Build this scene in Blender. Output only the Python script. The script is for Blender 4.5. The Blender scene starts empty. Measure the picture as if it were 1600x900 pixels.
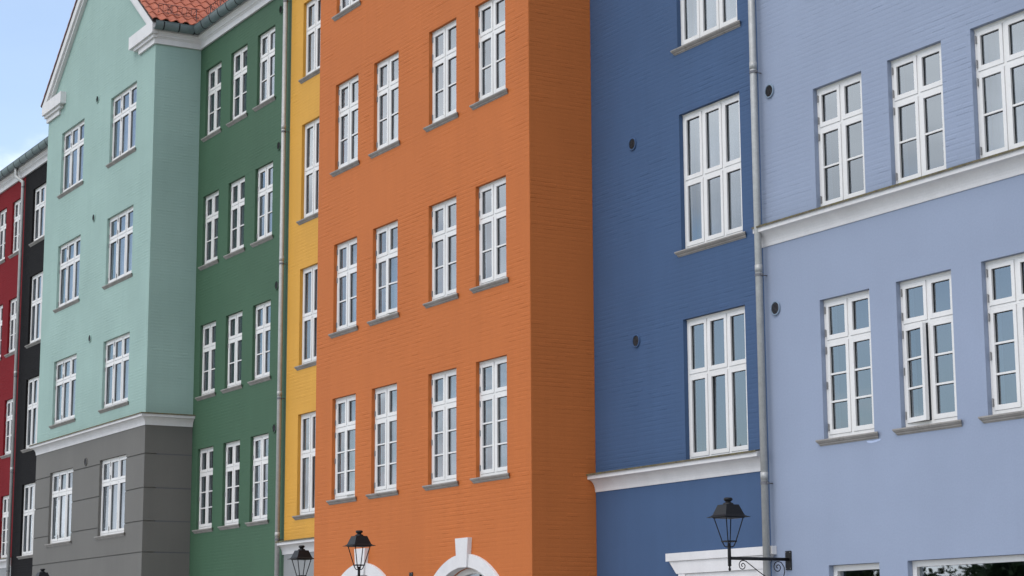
import bpy, math, random
from mathutils import Vector, Matrix, noise
random.seed(7)
S = bpy.context.scene
C = S.collection
R = math.radians

# ------------------------------------------------------------------ camera
cd = bpy.data.cameras.new('camera'); cam = bpy.data.objects.new('camera', cd); C.objects.link(cam)
cd.sensor_width = 36.0; cd.lens = 70.503; cd.clip_start = .1; cd.clip_end = 3000
_r = Vector((0.499294, 0.866418, -0.00508)); _u = Vector((0.155443, -0.083807, 0.984283)); _f = Vector((-0.852375, 0.492237, 0.176523))
_m = Matrix((_r, _u, -_f)).transposed().to_4x4(); _m.translation = Vector((25.5815, -16.2136, 1.65))
cam.matrix_world = _m
S.camera = cam
CAM = _m.translation.copy()
def in_view(P, mg=0.0):
    d = Vector(P) - CAM; z = d.dot(_f)
    if z <= 0: return False
    x = 3133.49 * d.dot(_r) / z; y = 3133.49 * d.dot(_u) / z
    return abs(x) < 800 + mg and abs(y) < 450 + mg

# ------------------------------------------------------------------ world
SUN_DIR = Vector((.08, -.55, .83)).normalized()      # towards the sun
SUN_EL = math.asin(SUN_DIR.z); SUN_AZ = math.atan2(SUN_DIR.x, SUN_DIR.y)
w = bpy.data.worlds.new('World'); S.world = w; w.use_nodes = True
nt = w.node_tree; nt.nodes.clear()
def N(t, k, **kw):
    n = t.nodes.new(k)
    for a, b in kw.items(): setattr(n, a, b)
    return n
out = N(nt, 'ShaderNodeOutputWorld'); bg = N(nt, 'ShaderNodeBackground'); bg.inputs['Strength'].default_value = .15
sky = N(nt, 'ShaderNodeTexSky'); sky.sky_type = 'NISHITA'; sky.sun_disc = False
sky.sun_elevation = SUN_EL; sky.sun_rotation = SUN_AZ; sky.altitude = 50; sky.dust_density = 1.5; sky.ozone_density = 0.8; sky.air_density = 1.0
tc = N(nt, 'ShaderNodeTexCoord')
sep = N(nt, 'ShaderNodeSeparateXYZ'); nt.links.new(tc.outputs['Generated'], sep.inputs[0])
zz = N(nt, 'ShaderNodeMath', operation='MAXIMUM'); nt.links.new(sep.outputs['Z'], zz.inputs[0]); zz.inputs[1].default_value = 0.0
za = N(nt, 'ShaderNodeMath', operation='ADD'); nt.links.new(zz.outputs[0], za.inputs[0]); za.inputs[1].default_value = .14
dv = N(nt, 'ShaderNodeVectorMath', operation='DIVIDE'); cb = N(nt, 'ShaderNodeCombineXYZ')
for i in range(3): nt.links.new(za.outputs[0], cb.inputs[i])
nt.links.new(tc.outputs['Generated'], dv.inputs[0]); nt.links.new(cb.outputs[0], dv.inputs[1])
mp = N(nt, 'ShaderNodeMapping'); mp.inputs['Location'].default_value = (2.75, -17.92, 0); mp.inputs['Scale'].default_value = (.5, .5, .0)
nt.links.new(dv.outputs[0], mp.inputs[0])
n1 = N(nt, 'ShaderNodeTexNoise'); n1.inputs['Scale'].default_value = 1.0; n1.inputs['Detail'].default_value = 9; n1.inputs['Roughness'].default_value = .56; n1.inputs['Distortion'].default_value = .25
nt.links.new(mp.outputs[0], n1.inputs['Vector'])
cr = N(nt, 'ShaderNodeValToRGB'); cr.color_ramp.elements[0].position = .49; cr.color_ramp.elements[1].position = .57; cr.color_ramp.interpolation = 'EASE'; cr.color_ramp.elements[0].color = (.09, .09, .09, 1)
nt.links.new(n1.outputs['Fac'], cr.inputs[0])
n2 = N(nt, 'ShaderNodeTexNoise'); n2.inputs['Scale'].default_value = 2.3; n2.inputs['Detail'].default_value = 6
nt.links.new(mp.outputs[0], n2.inputs['Vector'])
cc = N(nt, 'ShaderNodeValToRGB'); cc.color_ramp.elements[0].position = .35; cc.color_ramp.elements[0].color = (4.4, 4.6, 5.0, 1); cc.color_ramp.elements[1].position = .65; cc.color_ramp.elements[1].color = (9.5, 9.5, 9.6, 1)
nt.links.new(n2.outputs['Fac'], cc.inputs[0])
mx = N(nt, 'ShaderNodeMix', data_type='RGBA')
hz = N(nt, 'ShaderNodeMapRange'); hz.inputs['From Min'].default_value = -.01; hz.inputs['From Max'].default_value = .02; nt.links.new(sep.outputs['Z'], hz.inputs['Value'])
cm_ = N(nt, 'ShaderNodeMath', operation='MULTIPLY'); nt.links.new(cr.outputs[0], cm_.inputs[0]); nt.links.new(hz.outputs[0], cm_.inputs[1]); nt.links.new(cm_.outputs[0], mx.inputs[0]); nt.links.new(sky.outputs[0], mx.inputs[6]); nt.links.new(cc.outputs[0], mx.inputs[7])
nt.links.new(mx.outputs[2], bg.inputs['Color']); nt.links.new(bg.outputs[0], out.inputs[0])

# ------------------------------------------------------------------ sun (soft, hazy light) and exposure
sd = bpy.data.lights.new('sun', 'SUN'); so = bpy.data.objects.new('sun', sd); C.objects.link(so)
sd.energy = .75; sd.angle = R(40); sd.color = (1, .965, .92)
so.rotation_euler = SUN_DIR.to_track_quat('Z', 'Y').to_euler(); so.location = (0, -40, 60)
S.view_settings.view_transform = 'Standard'; S.view_settings.look = 'None'; S.view_settings.gamma = 1; S.view_settings.use_curve_mapping = False
S.view_settings.exposure = 0.62
S.render.engine = 'CYCLES'
S.cycles.max_bounces = 8; S.cycles.transparent_max_bounces = 16; S.cycles.caustics_reflective = False; S.cycles.caustics_refractive = False

# ------------------------------------------------------------------ materials
MAT = {}
def mat(name, col, rough=.8, metal=0., var=.06, vscale=1.2, bump=0., bscale=60, streak=0., dirt=None, fine=0.03, spec=.3):
    m = bpy.data.materials.new(name); m.use_nodes = True; t = m.node_tree; b = t.nodes['Principled BSDF']
    b.inputs['Roughness'].default_value = rough; b.inputs['Metallic'].default_value = metal
    b.inputs['Specular IOR Level'].default_value = spec
    g = N(t, 'ShaderNodeNewGeometry')
    def noise(scale, detail, vec=None, rg=.55):
        n = N(t, 'ShaderNodeTexNoise'); n.inputs['Scale'].default_value = scale; n.inputs['Detail'].default_value = detail; n.inputs['Roughness'].default_value = rg
        t.links.new(vec or g.outputs['Position'], n.inputs['Vector']); return n
    def ramp(src, lo, hi, a=.3, bb=.7):
        r = N(t, 'ShaderNodeMapRange'); r.inputs['From Min'].default_value = a; r.inputs['From Max'].default_value = bb
        r.inputs['To Min'].default_value = lo; r.inputs['To Max'].default_value = hi; t.links.new(src, r.inputs['Value']); return r.outputs[0]
    v = ramp(noise(vscale, 5).outputs['Fac'], 1 - var, 1 + var)
    def mul(a, bb):
        q = N(t, 'ShaderNodeMath', operation='MULTIPLY'); t.links.new(a, q.inputs[0]); t.links.new(bb, q.inputs[1]); return q.outputs[0]
    v = mul(v, ramp(noise(38, 4).outputs['Fac'], 1 - fine, 1 + fine))
    if streak:
        ms = N(t, 'ShaderNodeMapping'); ms.inputs['Scale'].default_value = (5, 5, .22); t.links.new(g.outputs['Position'], ms.inputs[0])
        v = mul(v, ramp(noise(1.0, 5, ms.outputs[0]).outputs['Fac'], 1 - streak, 1 + streak * .6))
    vm = N(t, 'ShaderNodeVectorMath', operation='SCALE'); vm.inputs[0].default_value = col; t.links.new(v, vm.inputs['Scale'])
    src = vm.outputs[0]
    if dirt:
        dcol, amt, dsc, lo, hi = dirt
        md = N(t, 'ShaderNodeMix', data_type='RGBA'); t.links.new(src, md.inputs[6]); md.inputs[7].default_value = (*dcol, 1)
        t.links.new(ramp(noise(dsc, 6, None, .65).outputs['Fac'], 0, amt, lo, hi), md.inputs[0]); src = md.outputs[2]
    t.links.new(src, b.inputs['Base Color'])
    if bump:
        bp = N(t, 'ShaderNodeBump'); bp.inputs['Strength'].default_value = bump; bp.inputs['Distance'].default_value = .004
        t.links.new(noise(bscale, 5).outputs['Fac'], bp.inputs['Height']); t.links.new(bp.outputs[0], b.inputs['Normal'])
    MAT[name] = m; return m
def paint(name, col, **k):
    d = dict(rough=.72, var=.06, vscale=.7, bump=.35, bscale=45, streak=.03, fine=.03, spec=.3); d.update(k); return mat(name, col, **d)
paint('orange', (.470, .136, .034), var=.035, spec=.22); paint('mint', (.280, .400, .355)); paint('green', (.047, .105, .060)); paint('yellow', (.60, .31, .047))
paint('darkblue', (.047, .090, .178)); paint('lightblue', (.258, .305, .400), streak=.012, var=.04); paint('grey', (.135, .130, .117), var=.05); paint('black', (.0105, .0100, .0105), spec=.1, rough=.85); paint('red', (.165, .009, .013), spec=.12, rough=.85)
paint('greybase', (.24, .25, .25))
mat('trim', (.64, .63, .62), .7, var=.05, vscale=2.5, streak=.025, bump=.2, bscale=30, dirt=((.34, .31, .26), .22, 4.5, .62, .82))
mat('frame', (.69, .68, .655), .42, var=.03, streak=.03, dirt=((.45, .43, .36), .3, 7, .62, .85), spec=.45)
mat('sill', (.265, .25, .23), .85, var=.14, vscale=4, bump=.4, bscale=90, streak=.08, dirt=((.10, .085, .06), .7, 9, .58, .78))
mat('flashing', (.115, .098, .062), .8, var=.35, vscale=14, fine=.2, dirt=((.16, .145, .03), .8, 20, .52, .64))
mat('zinc', (.39, .395, .38), .5, .3, var=.09, vscale=9, fine=.06, streak=.07)
mat('gutter', (.15, .195, .195), .5, .4, var=.12, vscale=4, fine=.05)
mat('steeldark', (.06, .06, .065), .5, .4); mat('steel', (.16, .16, .17), .5, .6, var=.08)
mat('tile', (.37, .115, .064), .75, var=.20, vscale=5.5, fine=.10, bump=.5, bscale=50, dirt=((.16, .07, .05), .5, 7, .55, .75))
mat('darktile', (.06, .05, .05), .8)
mat('iron', (.009, .009, .010), .5, 0, var=.1, spec=.25)
mat('gasket_shade', (.025, .025, .026), .6); mat('hinge', (.22, .22, .22), .5, .5)
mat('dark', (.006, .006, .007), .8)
mat('ventring', (.20, .26, .33), .5)
mat('curtain', (.74, .74, .75), .9, var=.04, fine=.02); mat('curtain_unlit', (.075, .08, .09), .9, var=.1)  # second one is a curtain blackened to stand in for the unlit room
mat('interior', (.10, .10, .105), .9)
mat('pale_setts', (.40, .39, .37), .9, var=.2, vscale=3, fine=.15, bump=.6, bscale=120)  # pale setts of the unseen square, lightened to bounce light under the mouldings
mat('paving', (.48, .465, .44), .85, var=.10, vscale=2, fine=.1, bump=.4, bscale=40)
mat('kerbstone', (.34, .335, .325), .85, var=.12, vscale=3, bump=.4)
mat('grass', (.06, .095, .03), .95, var=.3, vscale=.5, fine=.2)
mat('bark', (.07, .055, .04), .9, var=.3, vscale=6); mat('leaf', (.045, .075, .022), .7, var=.4, vscale=1.1, fine=.2)
mat('door', (.018, .02, .022), .35, var=.05, spec=.5)
mat('touchup', (.43, .51, .68), .85)
def glass(name, ior, tint):
    m = bpy.data.materials.new(name); m.use_nodes = True; t = m.node_tree; t.nodes.clear()
    o = N(t, 'ShaderNodeOutputMaterial'); mixs = N(t, 'ShaderNodeMixShader'); fr = N(t, 'ShaderNodeFresnel'); fr.inputs['IOR'].default_value = ior
    gl = N(t, 'ShaderNodeBsdfGlossy'); gl.inputs['Roughness'].default_value = .012; gl.inputs['Color'].default_value = (.83, .92, 1, 1)
    tr = N(t, 'ShaderNodeBsdfTransparent'); tr.inputs['Color'].default_value = (*tint, 1)
    g = N(t, 'ShaderNodeNewGeometry'); n = N(t, 'ShaderNodeTexNoise'); n.inputs['Scale'].default_value = 1.6; n.inputs['Detail'].default_value = 1
    t.links.new(g.outputs['Position'], n.inputs['Vector'])
    bp = N(t, 'ShaderNodeBump'); bp.inputs['Strength'].default_value = .05; bp.inputs['Distance'].default_value = .02
    t.links.new(n.outputs['Fac'], bp.inputs['Height']); t.links.new(bp.outputs[0], gl.inputs['Normal'])
    iv = N(t, 'ShaderNodeMath', operation='SUBTRACT'); iv.inputs[0].default_value = 1; t.links.new(g.outputs['Backfacing'], iv.inputs[1])
    ml = N(t, 'ShaderNodeMath', operation='MULTIPLY'); t.links.new(fr.outputs[0], ml.inputs[0]); t.links.new(iv.outputs[0], ml.inputs[1]); t.links.new(ml.outputs[0], mixs.inputs[0]); t.links.new(tr.outputs[0], mixs.inputs[1]); t.links.new(gl.outputs[0], mixs.inputs[2]); t.links.new(mixs.outputs[0], o.inputs[0])
    MAT[name] = m
glass('glass', 3.0, (.73, .755, .78))

# ------------------------------------------------------------------ mesh helpers
class MB:
    def __init__(s): s.v = []; s.f = []
    def add(s, vs, fs):
        b = len(s.v); s.v += [tuple(p) for p in vs]; s.f += [tuple(i + b for i in q) for q in fs]; return s
    def box(s, x0, x1, y0, y1, z0, z1):
        return s.add([(x0,y0,z0),(x1,y0,z0),(x1,y1,z0),(x0,y1,z0),(x0,y0,z1),(x1,y0,z1),(x1,y1,z1),(x0,y1,z1)],
                     [(0,3,2,1),(4,5,6,7),(0,1,5,4),(1,2,6,5),(2,3,7,6),(3,0,4,7)])
    def tube(s, pts, r, n=8, cap=True):
        pts = [Vector(p) for p in pts]; rr = r if isinstance(r, (list, tuple)) else [r] * len(pts)
        rings = []; ref = None
        for i, p in enumerate(pts):
            d = (pts[min(i+1, len(pts)-1)] - pts[max(i-1, 0)]).normalized()
            if ref is None:
                ref = Vector((0,0,1)) if abs(d.z) < .9 else Vector((1,0,0))
            a = (ref - d * ref.dot(d)).normalized(); b = d.cross(a); ref = a
            rings.append([p + (a * math.cos(2*math.pi*k/n) + b * math.sin(2*math.pi*k/n)) * rr[i] for k in range(n)])
        vs = [q for g in rings for q in g]; fs = []
        for i in range(len(pts)-1):
            for k in range(n):
                fs.append((i*n+k, i*n+(k+1)%n, (i+1)*n+(k+1)%n, (i+1)*n+k))
        if cap: fs += [tuple(range(n-1,-1,-1)), tuple((len(pts)-1)*n+k for k in range(n))]
        return s.add(vs, fs)
    def lathe(s, prof, c=(0,0,0), n=16):
        vs = []; fs = []
        for r, z in prof:
            for k in range(n): vs.append((c[0]+r*math.cos(2*math.pi*k/n), c[1]+r*math.sin(2*math.pi*k/n), c[2]+z))
        for i in range(len(prof)-1):
            for k in range(n): fs.append((i*n+k, i*n+(k+1)%n, (i+1)*n+(k+1)%n, (i+1)*n+k))
        fs += [tuple(range(n-1,-1,-1)), tuple((len(prof)-1)*n+k for k in range(n))]
        return s.add(vs, fs)
    def mesh(s, name, m, smooth=False):
        me = bpy.data.meshes.new(name); me.from_pydata(s.v, [], s.f); me.materials.append(MAT[m])
        if smooth: me.polygons.foreach_set('use_smooth', [True]*len(me.polygons))
        me.update(); return me
WL = {}
def link(o, parent, loc):
    C.objects.link(o)
    loc = Vector(loc)
    if parent is not None:
        o.parent = parent; o.location = loc - WL[parent]
    else: o.location = loc
    WL[o] = loc; return o
def obj(name, mesh, parent=None, loc=(0,0,0)): return link(bpy.data.objects.new(name, mesh), parent, loc)
def emp(name, loc, label, cat, group=None):
    o = bpy.data.objects.new(name, None); o.empty_display_size = .3; link(o, None, loc); o['label'] = label; o['category'] = cat
    if group: o['group'] = group
    return o
def build(mb, name, m, parent=None, smooth=False): return obj(name, mb.mesh(name, m, smooth), parent)
CACHE = {}
def cached(key, fn):
    if key not in CACHE: CACHE[key] = fn()
    return CACHE[key]

def panel(mb, x0, x1, z0, z1, ops, yf, T, frame='x', reveal=True, back=True):
    """wall slab with rectangular openings; front at yf, thickness T inwards (+y)"""
    ops = [(max(a, x0), min(b, x1), max(c, z0), min(d, z1)) for a, b, c, d in ops if a < x1 and b > x0 and c < z1 and d > z0]
    xs = sorted({x0, x1, *[q for o in ops for q in o[:2]]}); zs = sorted({z0, z1, *[q for o in ops for q in o[2:]]})
    def hole(i, j):
        cx = (xs[i]+xs[i+1])/2; cz = (zs[j]+zs[j+1])/2
        return any(a < cx < b and c < cz < d for a, b, c, d in ops)
    H = {(i, j): hole(i, j) for i in range(len(xs)-1) for j in range(len(zs)-1)}
    for (i, j), h in H.items():
        a, b, c, d = xs[i], xs[i+1], zs[j], zs[j+1]
        if not h:
            mb.add([(a,yf,c),(b,yf,c),(b,yf,d),(a,yf,d)], [(0,1,2,3)])
            if back: mb.add([(a,yf+T,c),(b,yf+T,c),(b,yf+T,d),(a,yf+T,d)], [(3,2,1,0)])
        def wallq(p, q, flip):
            vs = [(p[0],yf,p[1]),(q[0],yf,q[1]),(q[0],yf+T,q[1]),(p[0],yf+T,p[1])]
            mb.add(vs, [(0,1,2,3) if flip else (3,2,1,0)])
        if not h:
            if H.get((i-1,j), True): wallq((a,d),(a,c), True)
            if H.get((i+1,j), True): wallq((b,c),(b,d), True)
            if H.get((i,j-1), True): wallq((a,c),(b,c), False)
            if H.get((i,j+1), True): wallq((b,d),(a,d), False)
    return mb

def sweep(path, prof, i0, i1, cap=True):
    """sweep profile [(p,z)] along xy path segments i0..i1 (mitred at path corners); outward = right-hand side of travel is street"""
    mb = MB(); P = [Vector((a, b)) for a, b in path]
    def nrm(k): d = (P[k+1]-P[k]).normalized(); return Vector((d.y, -d.x))
    def mitre(k):
        if k == 0: return nrm(0)
        if k == len(P)-1: return nrm(k-1)
        a, b = nrm(k-1), nrm(k); m = (a+b).normalized(); return m / m.dot(a)
    rings = []
    for k in range(i0, i1+1):
        m = mitre(k); rings.append([(P[k].x+m.x*p, P[k].y+m.y*p, z) for p, z in prof])
    n = len(prof); vs = [q for g in rings for q in g]; fs = []
    for i in range(len(rings)-1):
        for k in range(n): fs.append((i*n+k, (i+1)*n+k, (i+1)*n+(k+1)%n, i*n+(k+1)%n))
    if cap: fs += [tuple(range(n)), tuple(len(vs)-1-k for k in range(n))]
    return mb.add(vs, fs)

# ------------------------------------------------------------------ bricks
BL, BH, JT = .240, .0667, .009
def brick_geo(mb, x0, x1, z0, z1, d, e=.009):
    # local: x along the wall, outward is -y
    mb.add([(x0,.002,z0),(x1,.002,z0),(x1,.002,z1),(x0,.002,z1),(x0+e*.7,-d,z0+e),(x1-e*.7,-d,z0+e),(x1-e*.7,-d,z1-e),(x0+e*.7,-d,z1-e)],
           [(4,5,6,7),(0,1,5,4),(1,2,6,5),(2,3,7,6),(3,0,4,7)])
def bricks(u0, u1, z0, z1, ops, skip=None, amp=1.0):
    out = []; nz = int(round((z1-z0)/BH)); rng = random.Random(int(u0*100)+5); cz_ = [rng.uniform(.4, 1.5) for _ in range(nz+1)]
    for j in range(nz):
        za = z0 + j*BH; zb = za + BH - JT
        if zb > z1: break
        free = [(u0, u1)]
        for a, b, c, d in ops:
            if c < zb and d > za:
                nf = []
                for p, q in free:
                    if b <= p or a >= q: nf.append((p, q)); continue
                    if a - p > .03: nf.append((p, a))
                    if q - b > .03: nf.append((b, q))
                free = nf
        for p, q in free:
            k = math.floor((p - u0) / BL) - 1
            off = (j % 2) * BL * .5
            while True:
                a = u0 + k*BL + off + rng.uniform(-.006, .006); b = a + BL - .003; k += 1
                if a >= q: break
                a2, b2 = max(a, p), min(b, q)
                if b2 - a2 < .03: continue
                if skip and skip((a2+b2)/2, (za+zb)/2): continue
                dz = rng.uniform(-.0022, .0022)
                out.append((a2, b2, za+dz, zb+dz, max(.0003, amp*(.0007*cz_[j] + rng.random()**3*.0022)*max(0, min(1.5, 1 + 1.3*noise.noise(((a2+u0)*.55, za*.9, u0)) + .5*noise.noise((a2*2.1, za*3.7, 4.2))))), b2-a2 > BL-.003-.002))
    return out
def lay(house_wall, m, faces, singles=0):
    """faces: list of (brick list, origin Vector, rot) ; rot 0 = front (u is X), 1 = return (u is +Y, outward +X)"""
    cand = []
    for fi, (bl, o, rot) in enumerate(faces):
        for bi, b in enumerate(bl):
            cx = (b[0]+b[1])/2; cz = (b[2]+b[3])/2
            P = o + (Vector((cx,0,cz)) if not rot else Vector((0,cx,cz)))
            cand.append((fi, bi, b, P))
    chosen = set()
    if singles:
        sc = []
        for fi, bi, b, P in cand:
            if not b[5] or not in_view(P, -6): continue
            d = CAM - P; n = Vector((0,-1,0)) if not faces[fi][2] else Vector((1,0,0))
            sc.append((-(d.normalized().dot(n))/d.length_squared, fi, bi))
        sc.sort(); chosen = {(a, b) for _, a, b in sc[:singles]}
    mb = MB(); var = []
    for q, dd in enumerate((.0009, .0016, .0028)):
        def f(dd=dd):
            t = MB(); h = (BL-.003)/2; brick_geo(t, -h, h, 0, BH-JT, dd); return t.mesh('brick', m)
        var.append(cached(('brick', m, q), f))
    for fi, bi, b, P in cand:
        bl, o, rot = faces[fi]
        if (fi, bi) in chosen:
            me = var[0 if b[4] < .0012 else 1 if b[4] < .0021 else 2]
            ob = obj('brick', me, house_wall, (P.x, P.y, o.z+b[2]))
            if rot: ob.rotation_euler.z = math.pi/2
        else:
            n0 = len(mb.v); brick_geo(mb, *b[:5])
            if rot:
                for k in range(n0, len(mb.v)):
                    x, y, z = mb.v[k]; mb.v[k] = (o.x - y, o.y + x, o.z + z)
            else:
                for k in range(n0, len(mb.v)):
                    x, y, z = mb.v[k]; mb.v[k] = (o.x + x, o.y + y, o.z + z)
    if mb.v:
        ob = build(mb, 'brickwork', m, house_wall); ob['kind'] = 'stuff'

# ------------------------------------------------------------------ windows
RV = .066
def sash_mesh(W, H, bars, st=.052, D=.046):
    def f():
        mb = MB(); c = .004   # chamfered stiles
        mb.box(0, st, 0, D, 0, H); mb.box(W-st, W, 0, D, 0, H)
        mb.box(st, W-st, .001, D-.001, 0, st*1.15); mb.box(st, W-st, .001, D-.001, H-st, H)
        for z in bars: mb.box(st, W-st, .006, D-.006, z-.012, z+.012)
        # glazing bead, sloped; dark gasket colour also paints the shade at pane edges
        n0 = len(mb.f)
        ed = [st*1.15] + [q for z in bars for q in (z-.012, z+.012)] + [H-st]
        for q in range(0, len(ed), 2):
            c2, d = ed[q], ed[q+1]
            for a, b in ((st, st+.007), (W-st-.007, W-st)): mb.box(a, b, .024, D-.004, c2, d)
            mb.box(st+.007, W-st-.007, .0242, D-.0042, d-.007, d)
        me = mb.mesh('sash', 'frame'); me.materials.append(MAT['gasket_shade'])
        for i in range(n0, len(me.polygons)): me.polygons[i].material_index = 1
        return me
    return cached(('sash', round(W,3), round(H,3), tuple(round(b,3) for b in bars)), f)
def pane_mesh(W, H):
    def f():
        mb = MB(); mb.box(0, W, 0, .006, 0, H); return mb.mesh('pane', 'glass')
    return cached(('pane', round(W,3), round(H,3)), f)
def sill_mesh(W):
    def f():
        e = .115; pr = [(-RV+.001,.016),(.048,.0),(.050,-.006),(.050,-.020),(.043,-.024),(.038,-.036),(.024,-.046),(.019,-.052),(.019,-.064),(.008,-.068),(.004,-.080),(-.01,-.080)]
        n = len(pr); vs = []
        for x, s in ((-e, 1), (W+e, -1)):
            for p, z in pr: vs.append((x + s*(.05 - max(p,0))*.9*(p > .0 or 0), -p, z))
        # sill body between the jambs only where it runs back into the opening
        vs[0] = (.003, RV-.001, .016); vs[n] = (W-.003, RV-.001, .016)
        fs = [(i, n+i, n+(i+1)%n, (i+1)%n) for i in range(n)] + [tuple(range(n-1,-1,-1)), tuple(range(n, 2*n))]
        return MB().add(vs, fs).mesh('sill', 'sill')
    return cached(('sill', round(W,3)), f)
def hinge_mesh():
    def f():
        mb = MB(); mb.box(-.009, .009, -.012, .004, 0, .085); mb.tube([(0,-.012,-.008),(0,-.012,.093)], .007, 6); return mb.mesh('hinge', 'hinge')
    return cached('hinge', f)
def curtain_mesh(W, H, seed, m):
    def f():
        r = random.Random(seed); mb = MB(); n = max(12, int(W/.03)); ph = r.random()*6; fq = r.uniform(7, 11)
        vs = []
        for i in range(n+1):
            x = W*i/n; y = .022*math.sin(x*fq*2*math.pi/ .9 + ph) + .012*math.sin(x*23+ph*2)
            vs += [(x, y, 0), (x, y*.8, H)]
        mb.add(vs, [(2*i, 2*i+2, 2*i+3, 2*i+1) for i in range(n)]); return mb.mesh('curtain', m, True)
    return cached(('curt', round(W,3), round(H,3), seed % 4, m), f)
def window(house, x0, x1, z0, z1, yf, cols, upper, bars, sill=True, curtain=1, ajar=None, hinge_cols=(0,), zb=None):
    """x0..x1,z0..z1 opening in a wall whose front is at yf; upper = height of the upper lights; bars = glazing bars in lower sashes"""
    W = x1-x0; fb = .018 if sill else .004
    fw = .040; y = RV; H = z1-z0-.004; fz = z0+fb; H -= fb
    mull = .042; tr = .034
    lw = (W-.006-2*fw-(cols-1)*mull)/cols
    up = upper + .012; lo = H-2*fw-tr-up
    def ff():
        mb = MB(); Wf = W-.006
        mb.box(0, fw, 0, .11, 0, H); mb.box(Wf-fw, Wf, 0, .11, 0, H); mb.box(fw, Wf-fw, .001, .109, 0, fw); mb.box(fw, Wf-fw, .001, .109, H-fw, H)
        mb.box(fw, Wf-fw, .002, .108, fw+lo, fw+lo+tr)
        for k in range(1, cols):
            a = fw + k*lw + (k-1)*mull
            mb.box(a, a+mull, .003, .107, fw, fw+lo); mb.box(a, a+mull, .003, .107, fw+lo+tr, H-fw)
        mb.box(-.002, Wf+.002, -.010, 0, H-.006, H)      # drip strip
        return mb.mesh('window', 'frame')
    wo = obj('window', cached(('frame', round(W,3), round(H,3), cols, round(up,3)), ff), house, (x0+.003, yf+y, fz))
    for k in range(cols):
        lx = x0+.003+fw+k*(lw+mull)+.003; sw = lw-.006
        for part, (lz, sh) in enumerate(((fz+fw+.003, lo-.006), (fz+fw+lo+tr+.003, up-.006))):
            st = .052; inner = sh-st-st*1.15
            nb = bars if part == 0 else 0
            bz = [st*1.15+inner*(q+1)/(nb+1) for q in range(nb)]
            so_ = obj('sash', sash_mesh(sw, sh, bz), wo, (lx, yf+y-.007, lz))
            open_ang = 0
            if ajar and ajar[0] == k and part == 0:
                open_ang = ajar[1]
            edges = [st*1.15] + bz + [sh-st]
            if open_ang:
                right = ajar[2] == 'R'
                piv = Vector((sw if right else 0, 0, 0)); Rm = Matrix.Rotation(R(open_ang)*(1 if right else -1), 4, 'Z')
                o0 = Vector((lx, yf+y-.012, lz))
                so_.location = o0 + piv - (Rm @ piv) - WL[wo]; so_.rotation_euler.z = R(open_ang)*(1 if right else -1)
            for q in range(len(edges)-1):
                a = edges[q] + (.012 if q else 0) - .004; b = edges[q+1] - (.012 if q < len(edges)-2 else 0) + .004
                pl = Vector((st-.004, .031, a))
                po = obj('pane', pane_mesh(sw-2*st+.008, b-a), wo, Vector((lx, yf+y-.007, lz)) + pl)
                po.rotation_euler = (R(random.gauss(0, .22)), 0, R(random.gauss(0, .3)))
                if open_ang:
                    po.location = o0 + piv + Rm @ (pl - piv) - WL[wo]; po.rotation_euler.z = so_.rotation_euler.z
            if k in hinge_cols:
                for hz in ((.05, sh-.135) if part or nb < 2 else (.05, sh*.5, sh-.135)):
                    obj('hinge', hinge_mesh(), wo, (lx-.006, yf+y-.008, lz+hz))
    if sill: obj('sill', sill_mesh(W), wo, (x0, yf, z0))
    if curtain:
        cm = 'curtain' if curtain == 1 else 'curtain_unlit'
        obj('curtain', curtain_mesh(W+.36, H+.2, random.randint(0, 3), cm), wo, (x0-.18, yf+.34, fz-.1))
    return wo

# ------------------------------------------------------------------ other house parts
def vent(house, x, z, yf, ring='ventring'):
    def f(mname=ring):
        mb = MB(); n = 24; vs = []; pr = [(.098,.004),(.098,-.014),(.090,-.018),(.080,-.016),(.080,.004)]
        for r, y in pr:
            for k in range(n): vs.append((r*math.cos(2*math.pi*k/n), y, r*math.sin(2*math.pi*k/n)))
        fs = [(i*n+k, (i+1)*n+k, (i+1)*n+(k+1)%n, i*n+(k+1)%n) for i in range(len(pr)-1) for k in range(n)]
        mb.add(vs, fs); return mb.mesh('vent', mname, False)
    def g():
        mb = MB(); n = 20; mb.add([(.080*math.cos(2*math.pi*k/n), .0, .080*math.sin(2*math.pi*k/n)) for k in range(n)], [tuple(range(n))]); return mb.mesh('vent_shade_disc', 'dark')  # flat near-black disc, painted in as the shade inside the vent
    o = obj('vent', cached(('vent', ring), f), house, (x, yf-.006, z))
    obj('vent_shade_disc', cached('ventd', g), o, (x, yf-.0085, z))
    for i in range(-4, 5):
        zc = i*.0165; hw = math.sqrt(.081**2 - zc**2)
        def s(hw=hw):
            mb = MB(); mb.add([(-hw,-.012,-.004),(hw,-.012,-.004),(hw,-.004,.003),(-hw,-.004,.003),(-hw,-.010,-.0055),(hw,-.010,-.0055),(hw,-.002,.0015),(-hw,-.002,.0015)],
                [(0,1,2,3),(4,7,6,5),(0,4,5,1),(3,2,6,7)]); return mb.mesh('slat', 'steel')
        obj('slat', cached(('vslat', abs(i)), s), o, (x, yf-.006, z+zc))
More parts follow.
